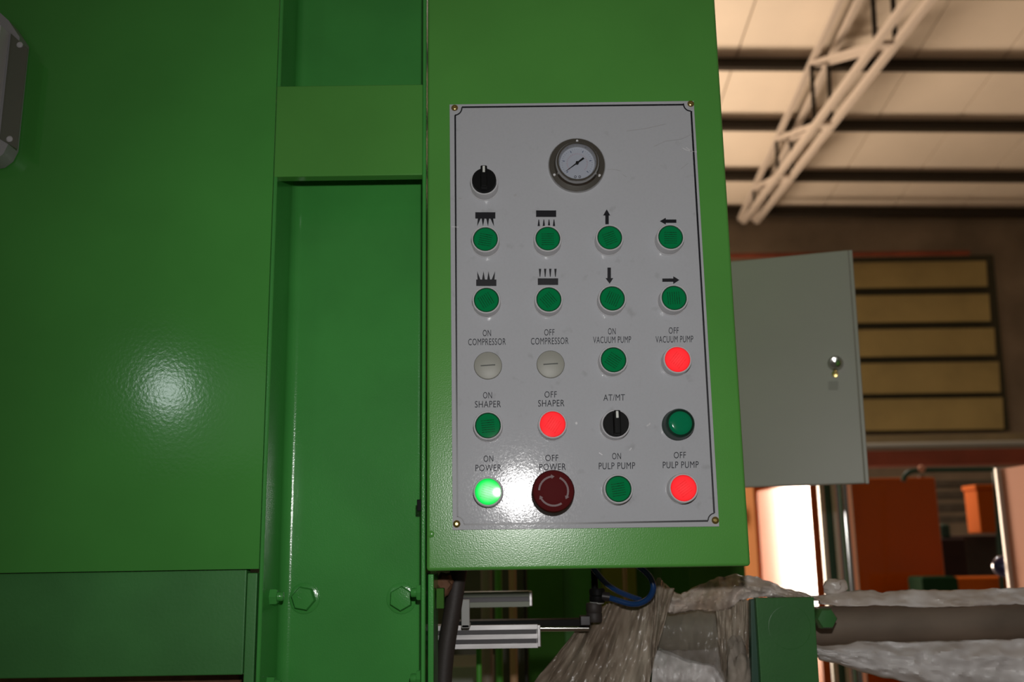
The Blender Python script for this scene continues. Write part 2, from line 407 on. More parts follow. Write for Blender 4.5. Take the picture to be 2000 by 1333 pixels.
# overhead beams right of the grey door
for nm, y0, y1, Y, mm, lab, cat, rd in (
    ('overhead_beam', 849, 866, 9.0, 'duct_olive', 'pale olive beam crossing just under the ochre louvre', 'beam', 0),
    ('overhead_pipe', 864, 879, 8.7, 'duct_grey', 'grey round pipe running along the top of the red brown beam', 'pipe', 1),
    ('overhead_beam', 878, 909, 9.0, 'duct_red', 'red brown steel beam crossing above the orange cabinets', 'beam', 0)):
    b = MB(); dx = 7
    if rd: b.cyl(at(1430,(y0+y1)/2+dx,Y), at(2200,(y0+y1)/2-dx,Y), (y1-y0)/2/FPX*(Y+1), 14)
    else: b.slab([at(1430,y1+dx,Y), at(2200,y1-dx,Y), at(2200,y0-dx,Y), at(1430,y0+dx,Y)], (0,.25,0))
    tag(b.build(nm, G[mm], loc=at(1800,(y0+y1)/2,Y)), lab, cat)

# ================================================================== MACHINES IN THE BACKGROUND
def cabinet(name, label, px_near, px_far_face, pxr, ytop, Y, depth, mm, z0=0, group=None, glare_ball=False):
    """box cabinet standing square to the hall; px_near is its near left edge"""
    a = at(px_near, 1040, Y); b = at(pxr, 1040, Y); zt = at(px_near, ytop, Y).z
    t = thing(name, label, 'cabinet', (a.x, Y, z0), group)
    m = MB(); m.box(a.x, b.x, Y, Y+depth, z0, zt, .012); m.build('body', G[mm], t)
    m = MB(); m.box(a.x+.06, b.x-.03, Y-.005, Y-.001, z0+.05, zt-.03, .001); m.build('front_door', G[mm], t)
    return t, a, b, zt
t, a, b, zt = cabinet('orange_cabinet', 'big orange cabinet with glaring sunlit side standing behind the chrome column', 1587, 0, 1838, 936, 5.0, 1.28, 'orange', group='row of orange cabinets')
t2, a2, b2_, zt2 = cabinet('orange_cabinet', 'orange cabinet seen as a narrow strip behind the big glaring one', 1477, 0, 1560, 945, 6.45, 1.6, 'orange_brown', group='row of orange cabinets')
m = MB(); hb = at(1468, 1012, 6.9); m.lathe([(0,-.075),(.04,-.065),(.06,-.03),(.06,0)], 16, (a2.x, 6.9, hb.z), (-1,0,0)); m.lathe([(.0,-.16),(.06,-.12),(.075,-.07),(.05,-.02),(.03,0)], 16, (a2.x,6.9,hb.z), (1,0,0))
m.build('glare_ball', G['chrome'], t2, 'shiny ball standing in for a small white glare')  # ball added to stand in for a small white glare spot
# small orange box in the gap and what stands under it
zt_ = at(1912, 957, 6.0).z; zb_ = at(1912, 1042, 6.0).z; xa = at(1912, 1000, 6.0).x; xb = at(2010, 1000, 6.0).x
t = thing('orange_box', 'small orange box with bright left side hanging behind the green pipe frame', 'box', (xa, 6.0, zb_))
m = MB(); m.box(xa, xb, 6.0, 6.2, zb_, zt_, .008); m.build('body', G['orange_dull'], t)
m = MB(); m.box(xa-.01, xb+.01, 5.99, 6.21, zt_, zt_+.035, .006); m.build('lid', G['orange_dull'], t)
def crate(name, label, cat, x0, x1, y0, y1, Y, d, mm):
    p = at(x0, y1, Y); q = at(x1, y0, Y); m = MB(); m.box(p.x, q.x, Y, Y+d, p.z, q.z, .015)
    return tag(m.build(name, G[mm], loc=(p.x, Y, p.z)), label, cat)
crate('dark_crate', 'dark brown crate beside the right edge of the big orange cabinet', 'crate', 1842, 1886, 1052, 1480, 5.6, .5, 'dark_wood')
crate('sack', 'grey brown sack standing under the small orange box', 'sack', 1886, 1990, 1044, 1480, 6.2, .5, 'carton')
crate('orange_bench', 'low dark orange bench in front of the grey brown sack', 'bench', 1876, 2000, 1127, 1700, 4.5, .2, 'orange_dull')
crate('green_block', 'small green block on top of the dark brown crate', 'block', 1842, 1856, 1024, 1052, 5.65, .2, 'post_green')
crate('green_bin', 'narrow green bin left of the low orange bench', 'bin', 1857, 1872, 1127, 1700, 4.2, .2, 'green_matt')
bs = thing('board_rack', 'rack of four level brown boards seen left of the small orange box', 'rack', (5.0, 10.5, 0))
for y0, y1 in ((936,952),(958,974),(982,1000),(1006,1022)):
    p = at(1800, y1, 10.5); q_ = at(1990, y0, 10.5); m = MB(); m.box(p.x, q_.x, 10.5, 10.9, p.z, q_.z, .008); m.build('board', G['board'], bs)
for x in (1806, 1984):
    p = at(x, 1000, 10.7); m = MB(); m.box(p.x-.03, p.x+.03, 10.67, 10.73, 0, at(x,930,10.7).z, .004); m.build('upright', G['dark_wood'], bs)
# green pipe frame
pf = thing('pipe_frame', 'green bent pipe frame arching over the gap right of the orange cabinet', 'frame', at(1860, 1000, 4.2))
m = MB(); m.tube([at(1764,940,4.2), at(1768,930,4.2), at(1778,922,4.2), at(1800,919,4.2), at(1870,918,4.2), at(1940,917,4.2)], .013, 10); m.build('top_rail', G['post_green'], pf)
m = MB(); m.cyl(at(1943,912,4.2), at(1985,1600,4.2), .013, 10); m.build('upright', G['post_green'], pf)
m = MB(); m.lathe([(0,-.02),(.016,-.012),(.02,0),(.016,.012),(0,.02)], 12, at(1800,916,4.17)); m.build('knob', G['salmon'], pf, 'pinkish knob on the rail')
# orange cabinet at the right edge, its daylight glare painted in salmon
Xs = at(1958, 1000, 2.25).x
t = thing('glare_pale_cabinet', 'orange cabinet side painted salmon for daylight glare cut off by the right edge of the photo', 'cabinet', (Xs, 1.3, at(1958,1500,2.25).z))
zt_ = at(1952, 917, 2.25).z; zb_ = at(1952, 1420, 2.25).z
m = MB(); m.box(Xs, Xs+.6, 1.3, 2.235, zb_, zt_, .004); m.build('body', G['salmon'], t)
m = MB(); m.box(Xs-.012, Xs+.62, 2.235, 2.25, zb_, zt_+.004, .002); m.build('edge_trim', G['post_pale'], t, 'pale vertical edge strip')
c = at(1960, 1107, 2.30); m = MB(); n_ = 14; R_ = .036
m.lathe([(R_*math.sin(math.pi*i/n_), -R_*math.cos(math.pi*i/n_)) for i in range(n_+1)], 24, c); m.cyl((c.x+.02,2.249,c.z), (c.x+.02,2.29,c.z), .012, 12)
m.build('ball_knob', G['ball'], t, 'shiny dark blue ball knob')
# posts and chrome column
def lean_box(x0, x1, Y, d, mm, name, parent, ztop=925, zbot=1420):
    p = at(x0, 1050, Y); q = at(x1, 1050, Y); m = MB(); m.box(p.x, q.x, Y, Y+d, at(x0,zbot,Y).z, at(x0,ztop,Y).z, .001); return m.build(name, G[mm], parent)
ps = thing('guard_post', 'dark green guard post with daylight painted pale on its two upright edges left of the chrome column', 'post', at(1625, 1420, 2.0))
lean_box(1609, 1640, 2.03, .03, 'post_green', 'web', ps)
for x in (1611, 1635):
    p = at(x, 1050, 2.01); m = MB(); m.cyl((p.x,2.01,at(x,1420,2.01).z), (p.x,2.01,at(x,925,2.01).z), 4.6/FPX*3.0, 16); m.build('lit_edge', G['post_pale'], ps)  # daylight on the flange edges put into their pale colour
c0 = at(1654, 1050, 2.1); r_ = 16/FPX*3.1
cc = thing('chrome_column', 'shiny chrome guide column in front of the big orange cabinet', 'column', (c0.x, 2.1, at(1654,1420,2.1).z))
m = MB(); m.cyl((c0.x,2.1,at(1654,1420,2.1).z), (c0.x,2.1,at(1654,920,2.1).z), r_, 32); m.build('shaft', G['chrome'], cc)
m = MB(); m.lathe([(r_*1.25,0),(r_*1.25,.012),(r_*1.05,.016)], 32, (c0.x,2.1,at(1654,1420,2.1).z), (0,0,1)); m.build('collar', G['dark_iron'], cc)

# ------------------------------------------------------------------ grey enclosure with its open door
en = thing('electrical_enclosure', 'light grey enclosure door standing open behind the green control box', 'cabinet', at(1540, 950, .68))
q = [at(1385,955,.71), at(1690,945,.62), at(1657,488,.62), at(1362,517,.71)]
nrm = (q[1]-q[0]).cross(q[3]-q[0]).normalized()
if nrm.y > 0: nrm = -nrm
m = MB(); m.slab(q, -nrm*.016, .0025); m.build('door', G['encl'], en)
e0, e1, e2, e3 = q[1], q[1]+(q[1]-q[0]).normalized()*.006, q[2]+(q[1]-q[0]).normalized()*.006, q[2]
m = MB(); m.slab([e0-nrm*.003, e1-nrm*.003, e2-nrm*.003, e3-nrm*.003], -nrm*.022, .001); m.build('edge_lip', G['encl'], en)
def on(qx, qy):                              # a point on the door's face
    r = ray(qx, qy); tt_ = (q[0]-CAM).dot(nrm)/r.dot(nrm); return CAM + r*tt_
k = on(1632, 711); R_ = 15/FPX*1.62
m = MB(); m.lathe([(R_*1.0,-.001),(R_,.004),(R_*.85,.007),(R_*.8,.012),(R_*.66,.014),(R_*.3,.0135),(0,.0125)], 28, k, nrm); kb = m.build('lock_knob', G['chrome'], en, 'round chrome lock')
m = MB(); m.lathe([(R_*.42,-.001),(R_*.42,.002),(0,.003)], 18, on(1631, 731), nrm); m.build('key_tab', G['brass'], en, 'small brass tab under the lock')
a_ = on(1618,745); b_ = on(1637,745); c_ = on(1637,762); d_ = on(1618,762)
m = MB(); m.slab([d_+nrm*.0005, c_+nrm*.0005, b_+nrm*.0005, a_+nrm*.0005], -nrm*.001); m.build('lock_label', G['faded'], en, 'small faded label under the lock')
p0 = at(1385,955,.71); p1 = at(1362,517,.71)
m = MB(); m.box(p0.x-.27, p0.x-.02, .735, .98, p0.z+.004, p1.z-.004, .003); m.build('body', G['encl'], en)
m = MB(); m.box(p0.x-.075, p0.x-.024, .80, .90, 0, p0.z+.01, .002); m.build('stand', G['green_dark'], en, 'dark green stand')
m = MB(); m.cyl((p0.x-.006,.728,p0.z+.05), (p0.x-.006,.728,p1.z-.05), .007, 10); m.build('hinge', G['encl'], en)

# ------------------------------------------------------------------ rear of the machine seen under the control box
def vbox(name, label, cat, x0, x1, y0, y1, Y, d, mm, bev=.002):
    p = at(x0, y1, Y); q_ = at(x1, y0, Y); m = MB(); m.box(p.x, q_.x, Y, Y+d, p.z, q_.z, bev)
    return tag(m.build(name, G[mm], loc=(p.x, Y, p.z)), label, cat)
rp = thing('rear_machine_housing', 'dark green machine housing in the gloom under the control box', 'machine', at(1200, 1420, 1.4))
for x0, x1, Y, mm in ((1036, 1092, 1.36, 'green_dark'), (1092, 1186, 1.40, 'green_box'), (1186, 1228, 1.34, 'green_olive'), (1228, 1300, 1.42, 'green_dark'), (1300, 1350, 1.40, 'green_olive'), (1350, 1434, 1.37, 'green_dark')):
    p = at(x0, 1430, Y); q_ = at(x1, 760, Y); m = MB(); m.box(p.x, q_.x, Y, 1.7, p.z, q_.z, .004); m.build('housing_panel', G[mm], rp)  # unseen upper part raised behind the control box to block gate daylight
p = at(420, 1430, 1.55); q_ = at(1060, 760, 1.55); m = MB(); m.box(p.x, q_.x, 1.55, 1.6, p.z, q_.z, .003); m.build('back_board', G['board'], rp, 'grey brown board')  # unseen left and upper reach added to keep gate daylight out
vbox('grey_box', 'pale grey box low down behind the black hose', 'box', 872, 962, 1302, 1440, .9, .2, 'boxgrey')
def vpipe(label, x, y0, y1, Y, rpx, mm, nm='upright_pipe'):
    m = MB(); a = at(x, (y0+y1)/2, Y); r = rpx/FPX*(Y+1)
    m.cyl((a.x,Y,at(x,y1,Y).z), (a.x,Y,at(x,y0,Y).z), r, 14)
    return tag(m.build(nm, G[mm], loc=(a.x,Y,at(x,y1,Y).z)), label, 'pipe' if nm == 'upright_pipe' else 'rod', 'upright pipes under the control box' if nm == 'upright_pipe' else 'thin upright rods under the control box')
vpipe('grey brown upright pipe left of the green one under the control box', 951, 1080, 1430, .8, 11, 'pipe_grey')
vpipe('bright green upright pipe between the grey and the tan pipe', 975, 1080, 1430, .85, 7, 'green_bright')
vpipe('tan copper coloured upright pipe right of the green pipe', 1003, 1080, 1430, .8, 7.5, 'tan')
vpipe('thin black upright rod right of the tan pipe', 1027, 1080, 1430, .8, 3.5, 'dark_iron', 'upright_rod')
vpipe('thin tan rod behind the blue air hose', 1225, 1080, 1430, .9, 4, 'tan', 'upright_rod')
vpipe('short pale green rod below the lower aluminium rail', 936, 1262, 1430, .5, 5.5, 'green_bright', 'upright_rod')
# aluminium rails (held by the rear column of the frame)
def rail(name, label, x0, x1, yc, hpx, Y, mm, grooves):
    t = thing(name, label, 'rail', at((x0+x1)/2, yc, Y), 'aluminium rails right of the black hose'); s = (Y+1)/FPX; a = at(x0, yc, Y); a.x = -.1058; b = at(x1, yc, Y); h = hpx*s/2
    prof = [(-h, .0)]
    z = -h; n = grooves; st = 2*h/(2*n-1); pr = [( .03, -h)]
    for i in range(2*n-1):
        y = 0 if i % 2 == 0 else .008
        pr += [(y, -h+i*st), (y, -h+(i+1)*st)]
    pr += [(.03, h)]
    m = MB(); m.prism([(a.x, Y+y, a.z+z_) for y, z_ in pr], (b.x-a.x, 0, 0)); m.build('profile', G[mm], t, smooth=False)
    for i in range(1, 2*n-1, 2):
        m = MB(); m.box(a.x, b.x-.001, Y+.003, Y+.0079, a.z-h+i*st+.0002, a.z-h+(i+1)*st-.0002); m.build('groove_shade', G['dark_iron'], t, 'dark strip standing in for groove shade')  # added dark strip paints the shade inside the groove
    m = MB(); m.box(b.x-.0005, b.x+.004, Y+.001, Y+.029, a.z-h*.96, a.z+h*.96, .001); m.build('end_cap', G['alu'], t)
    return t
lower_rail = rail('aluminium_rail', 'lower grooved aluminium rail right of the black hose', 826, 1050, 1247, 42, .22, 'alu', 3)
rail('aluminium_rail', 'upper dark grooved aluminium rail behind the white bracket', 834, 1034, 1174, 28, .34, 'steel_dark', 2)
m = MB(); a = at(885,1219,.25); b = at(1142,1219,.25); m.box(a.x,b.x,.232,.262,a.z-.004,a.z+.004,.0008); tag(m.build('black_bar', G['knob'], loc=a), 'flat black bar lying over the lower aluminium rail', 'bar')
m = MB(); m.cyl(at(1030,1228,.235), at(1150,1228,.235), .0036, 16); tag(m.build('piston_rod', G['chrome'], loc=at(1030,1228,.235)), 'thin bright chrome rod reaching from the lower rail to the black fitting', 'rod')
m = MB(); p = at(901,1228,.19); q_ = at(917,1172,.19); m.box(p.x,q_.x,.19,.196,p.z,q_.z,.001); m.box(p.x,q_.x,.19,.222,p.z,p.z+.004,.0008)
m.build('bracket', G['boxgrey'], lower_rail, 'small pale upright bracket')
# black hose
m = MB(); m.tube([at(902,1085,.13), at(895,1120,.13), at(886,1180,.13), at(874,1250,.13), at(867,1310,.13), at(860,1420,.13)], .0096, 18)
tag(m.build('black_hose', G['rubber'], loc=at(880,1220,.13)), 'thick black rubber hose hanging from the underside of the control box', 'hose')
# pneumatic fitting and blue hose
ft = thing('pneumatic_fitting', 'black stacked pneumatic fitting at the end of the blue air hose', 'fitting', at(1160, 1230, .225))
Y = .225; s = (Y+1)/FPX
for nm, x, y0, y1, r, mm in (('stem', 1162, 1112, 1156, 6.5, 'knob'), ('flow_regulator', 1167, 1150, 1178, 15, 'knob'), ('clamp_ring', 1166, 1174, 1180, 14, 'boxgrey'), ('cylinder_cap', 1161, 1178, 1216, 15, 'rubber')):
    m = MB(); a = at(x, y1, Y); b = at(x, y0, Y); L_ = (b-a).length; r *= s
    m.lathe([(r*.9,0),(r,.002),(r,L_*.45),(r*.92,L_*.5),(r,L_*.55),(r,L_-.002),(r*.9,L_)], 20, (a.x,Y,a.z), (0,0,1)); m.build(nm, G[mm], ft)
m = MB(); a = at(1133,1222,Y); b = at(1152,1203,Y); m.box(a.x,b.x,Y-.008,Y+.01,a.z,b.z,.001); m.build('side_block', G['dark_iron'], ft)
m = MB(); m.cyl(at(1175,1165,Y-.004), at(1190,1167,Y-.004), .0055, 12); m.build('elbow', G['dark_iron'], ft)
m = MB(); m.tube([at(1186,1167,0.225), at(1205,1173,0.220), at(1230,1180,0.215), at(1250,1179,0.210), at(1268,1168,0.205), at(1276,1150,0.200), at(1272,1132,0.200), at(1262,1119,0.200), at(1246,1106,0.200), at(1225,1090,0.200)], .0036, 12)
m.tube([at(1156,1106,0.215), at(1166,1120,0.215), at(1184,1140,0.220), at(1208,1156,0.230), at(1232,1166,0.240), at(1250,1172,0.250)], .0034, 12)
tag(m.build('blue_air_hose', G['hose'], loc=at(1230,1150,.35)), 'looped dark blue air hose under the control box', 'hose')

# ------------------------------------------------------------------ tube wrapped in plastic, sheets and green post
YT = .33
tb_ = thing('wrapped_tube', 'level grey brown tube under the plastic sheeting passing behind the green post', 'tube', at(1600, 1225, YT))
m = MB(); a = at(1270,1231,YT); b = at(2120,1212,YT); m.cyl(a, b, 36/FPX*(YT+1), 32); m.build('tube', G['tube'], tb_)
m = MB(); m.cyl(at(1281,1231,YT), at(1442,1228,YT), 37.5/FPX*(YT+1), 32); m.build('sleeve', G['encl'], tb_, 'bare grey sleeve on the left end')
w1 = sheet([(1598,1164),(1640,1156),(1700,1153),(1720,1158),(1770,1152),(1850,1153),(1950,1150),(2110,1145)], [(1598,1180),(1650,1185),(1720,1183),(1800,1187),(1900,1185),(2110,1176)], lambda s,t: YT-.004-.016*math.sin(t*1.5), 70, 12, .006, 14, 2, 4.2, 2.5)
thick(w1.build('upper_wrap', G['film_white'], tb_, 'whitish film lying along the top of the tube'))
w2 = sheet([(1583,1256),(1606,1262),(1650,1259),(1675,1252),(1750,1255),(1850,1252),(2110,1246)], [(1600,1290),(1640,1299),(1700,1319),(1760,1332),(1850,1352),(2110,1360)], lambda s,t: .30-.03*math.sin(math.pi*min(1,t*.8+.1)), 80, 24, .012, 9, 3, 8.1, 2)
tag(thick(w2.build('white_wrap', G['bag'], loc=at(1800,1300,.28))), 'slack white plastic wrap hanging under the tube at the lower right', 'plastic')
m = MB(); n_ = 9
for i in range(n_): pass
b2 = bmesh.new(); bmesh.ops.create_icosphere(b2, subdivisions=3, radius=.011); 
for v in b2.verts: v.co *= 1+.45*noise.noise(v.co*160+Vector((3,1,2)))
bmesh.ops.scale(b2, vec=(1.3,.8,1), verts=b2.verts); bmesh.ops.translate(b2, verts=b2.verts, vec=at(1631,1146,YT)); m.merge(b2)
tag(m.build('pulp_scrap', G['film_white'], loc=at(1631,1146,YT)), 'little white scrap on top of the wrapped tube in front of the guard post', 'scrap')
# green post
gp = thing('green_post', 'dark green flat post in front of the wrapped tube at the lower right', 'post', at(1540, 1420, .215))
Y = .215
q = [at(1492,1430,Y), at(1606,1430,Y), at(1590,1167,Y), at(1476,1169,Y)]
m = MB(); m.slab(q, (0,.012,0), .001); m.build('plate', G['green_post'], gp)
m = MB(); m.slab([at(1470,1430,Y+.01), at(1494,1430,Y+.01), at(1478,1170,Y+.01), at(1466,1172,Y+.01)], (0,.012,0), .001); m.build('side_flange', G['post_green'], gp)
c = at(1542,1226,Y); R_ = 40/FPX*(Y+1); m = MB(); m.lathe([(R_,-.001),(R_,.0003),(R_*.98,.0004),(0,.0004)], 40, c, (0,-1,0)); m.build('cover_disc', G['green_post'], gp, smooth=False)
c = at(1610,1208,Y+.02); R_ = 21/FPX*(Y+1); m = MB(); m.lathe([(R_*.9,-.012),(R_,-.01),(R_,.008),(R_*.85,.012),(0,.013)], 6, c, (0,-1,0)); m.build('bolt_head', G['green_post'], gp)
# sheets
sh = thing('plastic_sheet', 'dirty clear plastic sheet draped and torn over the tube under the control box', 'plastic', at(1250, 1300, .26))
w3 = sheet([(1140,1214),(1156,1196),(1176,1184),(1200,1172),(1240,1180),(1268,1168),(1277,1150),(1283,1131),(1290,1128),(1299,1147),(1318,1151)],
           [(1030,1350),(1070,1352),(1110,1352),(1150,1352),(1190,1352),(1220,1352),(1245,1352),(1258,1352),(1268,1340),(1275,1300),(1284,1262)],
           lambda s,t: .27-.025*math.sin(t*2)-.02*s, 110, 40, .016, 8, 1.4, 1.7, 3)
thick(w3.build('hanging_sheet', G['film_dirty'], sh))
w4 = sheet([(1296,1140),(1310,1152),(1330,1161),(1345,1154),(1370,1141),(1400,1128),(1430,1124),(1470,1125),(1500,1136),(1540,1153),(1602,1167)],
           [(1288,1196),(1310,1198),(1335,1196),(1355,1191),(1375,1194),(1400,1195),(1426,1190),(1444,1173),(1462,1169),(1500,1166),(1602,1176)],
           lambda s,t: .295-.015*math.sin(t*2.6)-.012*s, 90, 16, .013, 10, 2, 5.5, 4)
thick(w4.build('top_fold', G['film_white'], sh, 'whitish crumpled fold over the top of the tube'))
w5 = sheet([(1282,1192),(1330,1194),(1375,1192),(1426,1188),(1446,1172)], [(1276,1262),(1310,1275),(1345,1290),(1395,1300),(1425,1352)], lambda s,t: .285-.02*math.sin(t*2.4), 50, 24, .007, 8, 2, 3.3, 2)
thick(w5.build('clear_flap', G['film_clear'], sh, 'thin clear flap in front of the tube'))
w6 = sheet([(1398,1194),(1426,1189),(1446,1173),(1466,1172)], [(1408,1300),(1425,1352),(1450,1352),(1472,1352)], lambda s,t: .275-.012*math.sin(t*3), 40, 30, .012, 6, 1.5, 6.6, 2)
thick(w6.build('side_flap', G['film_dirty'], sh))
w7 = sheet([(1278,1264),(1310,1268),(1350,1270),(1400,1262),(1412,1262)], [(1272,1352),(1310,1354),(1350,1354),(1400,1354),(1424,1354)], lambda s,t: .34-.04*math.sin(math.pi*(t*.7+.1)), 50, 26, .010, 5, 2, 2.9, 2)
tag(thick(w7.build('white_bag', G['bag'], loc=at(1345,1340,.32))), 'white plastic bag bulging below the tube under the draped sheet', 'bag')
m = MB(); b2 = bmesh.new(); bmesh.ops.create_icosphere(b2, subdivisions=4, radius=.02)
for v in b2.verts: v.co *= 1+.4*noise.fractal(v.co*70+Vector((5,1,2)), 1, 2, 3)
bmesh.ops.scale(b2, vec=(.75,.7,1.9), verts=b2.verts); bmesh.ops.translate(b2, verts=b2.verts, vec=at(1442,1312,.24)); m.merge(b2)
tag(m.build('pulp_lump', G['lump'], loc=at(1442,1312,.24)), 'beige crumpled pulp lump stuck left of the green post', 'scrap')

# ================================================================== GREEN MACHINE FRAME
YF = .020                                    # front plane of the frame
zlo, zhi = at(600,1440,YF).z-.15, at(600,-120,YF).z+.45
mf = thing('green_machine_frame', 'green painted machine frame of side panel and channel post left of the control box', 'machine', (-.3, YF, zlo))
xl = at(514,900,YF).x; xr = at(831,900,YF).x      # outer faces of the channel's flanges
tf, dp, rf = .0042, .082, .012                    # flange thickness, depth, fillet
def arc(cx, cy, r, a0, a1, n=7): return [(cx+r*math.cos(math.radians(a0+(a1-a0)*i/n)), cy+r*math.sin(math.radians(a0+(a1-a0)*i/n))) for i in range(n+1)]
yb = YF+dp
prof = [(xl,YF+.001),(xl+.001,YF),(xl+tf-.001,YF),(xl+tf,YF+.001)]
prof += arc(xl+tf+rf, yb-rf, rf, 180, 90)
prof += arc(xr-tf-rf, yb-rf, rf, 90, 0)
prof += [(xr-tf,YF+.001),(xr-tf+.001,YF),(xr-.001,YF),(xr,YF+.001)]
prof += arc(xr-rf-tf, yb+tf-rf-tf, rf+tf, 0, 90)[0:] + arc(xl+rf+tf, yb-rf, rf+tf, 90, 180)
m = MB(); m.prism([(x, y, zlo) for x, y in prof], (0, 0, zhi-zlo)); m.build('channel_post', G['green_frame'], mf)
# cover plate across the channel
za, zb = at(680,344,YF).z, at(680,167,YF).z
m = MB(); m.box(xl+.0005, xr-tf+.0002, YF-.0006, YF+.014, za, zb, .0012); m.build('cover_plate', G['green_box'], mf)
# large sheet panel, slightly buckled
x0p = -.80; z0p = at(250,1116,YF).z
b2 = bmesh.new(); NU, NV = 60, 60; g = []
for i in range(NU+1):
    g.append([b2.verts.new((x0p+(xl-.0012-x0p)*i/NU, YF+.0035+.0012*noise.noise(Vector((i/NU*3, j/NV*3, 1.3))), z0p+(zhi-z0p)*j/NV)) for j in range(NV+1)])
for i in range(NU):
    for j in range(NV): b2.faces.new((g[i][j], g[i+1][j], g[i+1][j+1], g[i][j+1]))
ex = bmesh.ops.extrude_face_region(b2, geom=list(b2.faces)); bmesh.ops.translate(b2, verts=[e for e in ex['geom'] if isinstance(e, bmesh.types.BMVert)], vec=(0,.03,0))
bmesh.ops.recalc_face_normals(b2, faces=b2.faces)
m = MB(); m.merge(b2); m.build('side_panel', G['green_panel'], mf)
# recessed lower panel with its frame strip
zl0 = at(250,1319,.05).z
m = MB(); m.box(x0p, at(478,1220,.034).x, .034, .05, zl0, z0p+.02, .0015); m.build('lower_panel', G['green_low'], mf, 'dull dusty green lower panel')
m = MB(); m.box(at(479,1220,YF+.006).x, xl-.003, YF+.006, .05, zlo, z0p-.004, .0012); m.build('frame_strip', G['green_low'], mf)
m = MB(); m.box(x0p, at(470,1330,.09).x, .09, .2, zlo-.02, zl0+.03, .004); m.build('base_rail', G['rust'], mf, 'rusty brown base rail')
# narrow angle below the control box
m = MB(); xs0 = xr+.0015; xs1 = at(847,1220,.035).x; m.box(xs0, xs1, .035, .10, zlo, at(840,1122,.035).z, .0012); m.build('angle_strip', G['green_frame'], mf)
m = MB(); p = at(852,1170,.06); m.box(p.x, p.x+.008, .06, .075, at(852,1190,.06).z, at(852,1150,.06).z, .001); m.build('lug', G['green_dark'], mf)
b2 = bmesh.new(); bmesh.ops.create_icosphere(b2, subdivisions=3, radius=.012)
for v in b2.verts: v.co *= 1+.4*noise.noise(v.co*150)
bmesh.ops.translate(b2, verts=b2.verts, vec=at(866,1142,.11)); m = MB(); m.merge(b2); m.build('rusty_bracket', G['rust'], mf, 'rusty bracket end')
m = MB(); m.box(-.25, -.106, .128, .46, zlo, zhi, .003); m.build('rear_column', G['green_low'], mf)
# hex bolts in the web
for px in (592, 783):
    c = at(px,1170,yb-.008); c.y = yb
    R_ = 29/FPX*1.09
    ws = MB().lathe([(R_,-.0005),(R_,.0016),(R_*.94,.0022),(R_*.5,.0022)], 36, c, (0,-1,0)).build('washer', G['green_frame'], mf)
    hx = MB(); hx.lathe([(R_*.80,0),(R_*.80,.0085),(R_*.72,.0105),(R_*.4,.0108),(0,.0108)], 6, c, Vector((0,-1,0)), caps=False)
    bmesh.ops.rotate(hx.bm, verts=hx.bm.verts, cent=c, matrix=Matrix.Rotation(math.radians(11 if px < 700 else 32), 3, 'Y'))
    h = hx.build('bolt_head', G['green_frame'], ws)
    h.rotation_euler = (0,0,0)
# bolts through the flanges
for (px, py, sgn) in ((527,1166,1), (808,1158,-1), (514,1338,1), (803,1326,-1)):
    yy = YF+.035; xw = xl+tf if sgn > 0 else xr-tf; z = at(px,py,yy).z
    m = MB(); ax = (sgn,0,0)
    m.lathe([(.0086,-.001),(.0086,.0062),(.0076,.0075)], 6, (xw,yy,z), ax)
    m.lathe([(.0048,.005),(.0048,.0125),(.004,.0135)], 14, (xw,yy,z), ax); m.build('flange_bolt', G['green_frame'], mf)
m = MB(); z = at(816,988,YF+.02).z; m.box(xr-tf-.006, xr-tf+.001, YF+.016, YF+.022, z-.006, z+.006, .0006); m.build('stop_pad', G['knob'], mf, 'small black pad on the flange')

# grey housing at the top left corner
yh = YF+.002
gh = thing('grey_housing', 'grey cast housing with two screws at the upper left corner of the photo', 'housing', at(-40, 190, yh))
def outl(pts, Y): return [at(x, y, Y) for x, y in pts]
m = MB(); m.prism(outl([(-120,30),(-2,36),(16,42),(36,60),(57,92),(36,296),(26,316),(10,328),(-6,331),(-120,334)], yh-.0), (0,-.022,0)); m.build('base', G['steel_grey'], gh)
m = MB(); m.prism(outl([(-120,56),(2,58),(18,66),(-6,270),(-120,276)], yh-.0225), (0,-.018,0)); m.build('raised_cover', G['cover_grey'], gh)
m = MB(); m.slab(outl([(0,272),(34,292),(55,96),(22,66)], yh-.0222), (0,-.0012,0), .0004); m.build('side_recess', G['steel_dark'], gh, 'dark sloping side strip')
for x, y in ((39,88),(19,272)):
    m = MB(); c = at(x,y,yh-.0235); m.lathe([(.0035,-.001),(.0035,.001),(.0022,.0022),(0,.0024)], 14, c, (0,-1,0)); m.build('screw', G['ring'], gh)

# ================================================================== CONTROL BOX
x0, x1, zb0, zt0 = -.0826, .2400, CZ-.0243, at(1100,-120,0).z+.40
cb = thing('control_box', 'tall green control box with a silver face plate full of buttons', 'control panel', (.07, .05, zb0))
m = MB(); m.box(x0, x1, 0, .17, zb0, zt0, .0035); m.build('housing', G['green_box'], cb)
m = MB(); c = at(842,1044,-.0002); m.lathe([(.003,-.0005),(.0034,.0006),(.0024,.0012),(0,.0012)], 16, c, (0,-1,0)); m.build('rivet', G['green_box'], cb)
YP = -.0016
plate_px = [(884,1036),(1405,1029),(1355,197),(878,204)]
P = [at(x, y, YP) for x, y in plate_px]
m = MB(); m.slab(P, (0,.0017,0), .0003); fp = m.build('face_plate', G['plate'], cb, 'silver grey plate with black border line')
def flat(name, pts, mm, d=.00012, label=None, Y=None):
    Y = YP if Y is None else Y
    m = MB(); m.prism([at(x, y, Y-d) for x, y in pts], (0, d*.9, 0)); return m.build(name, G[mm], fp, label, smooth=False)
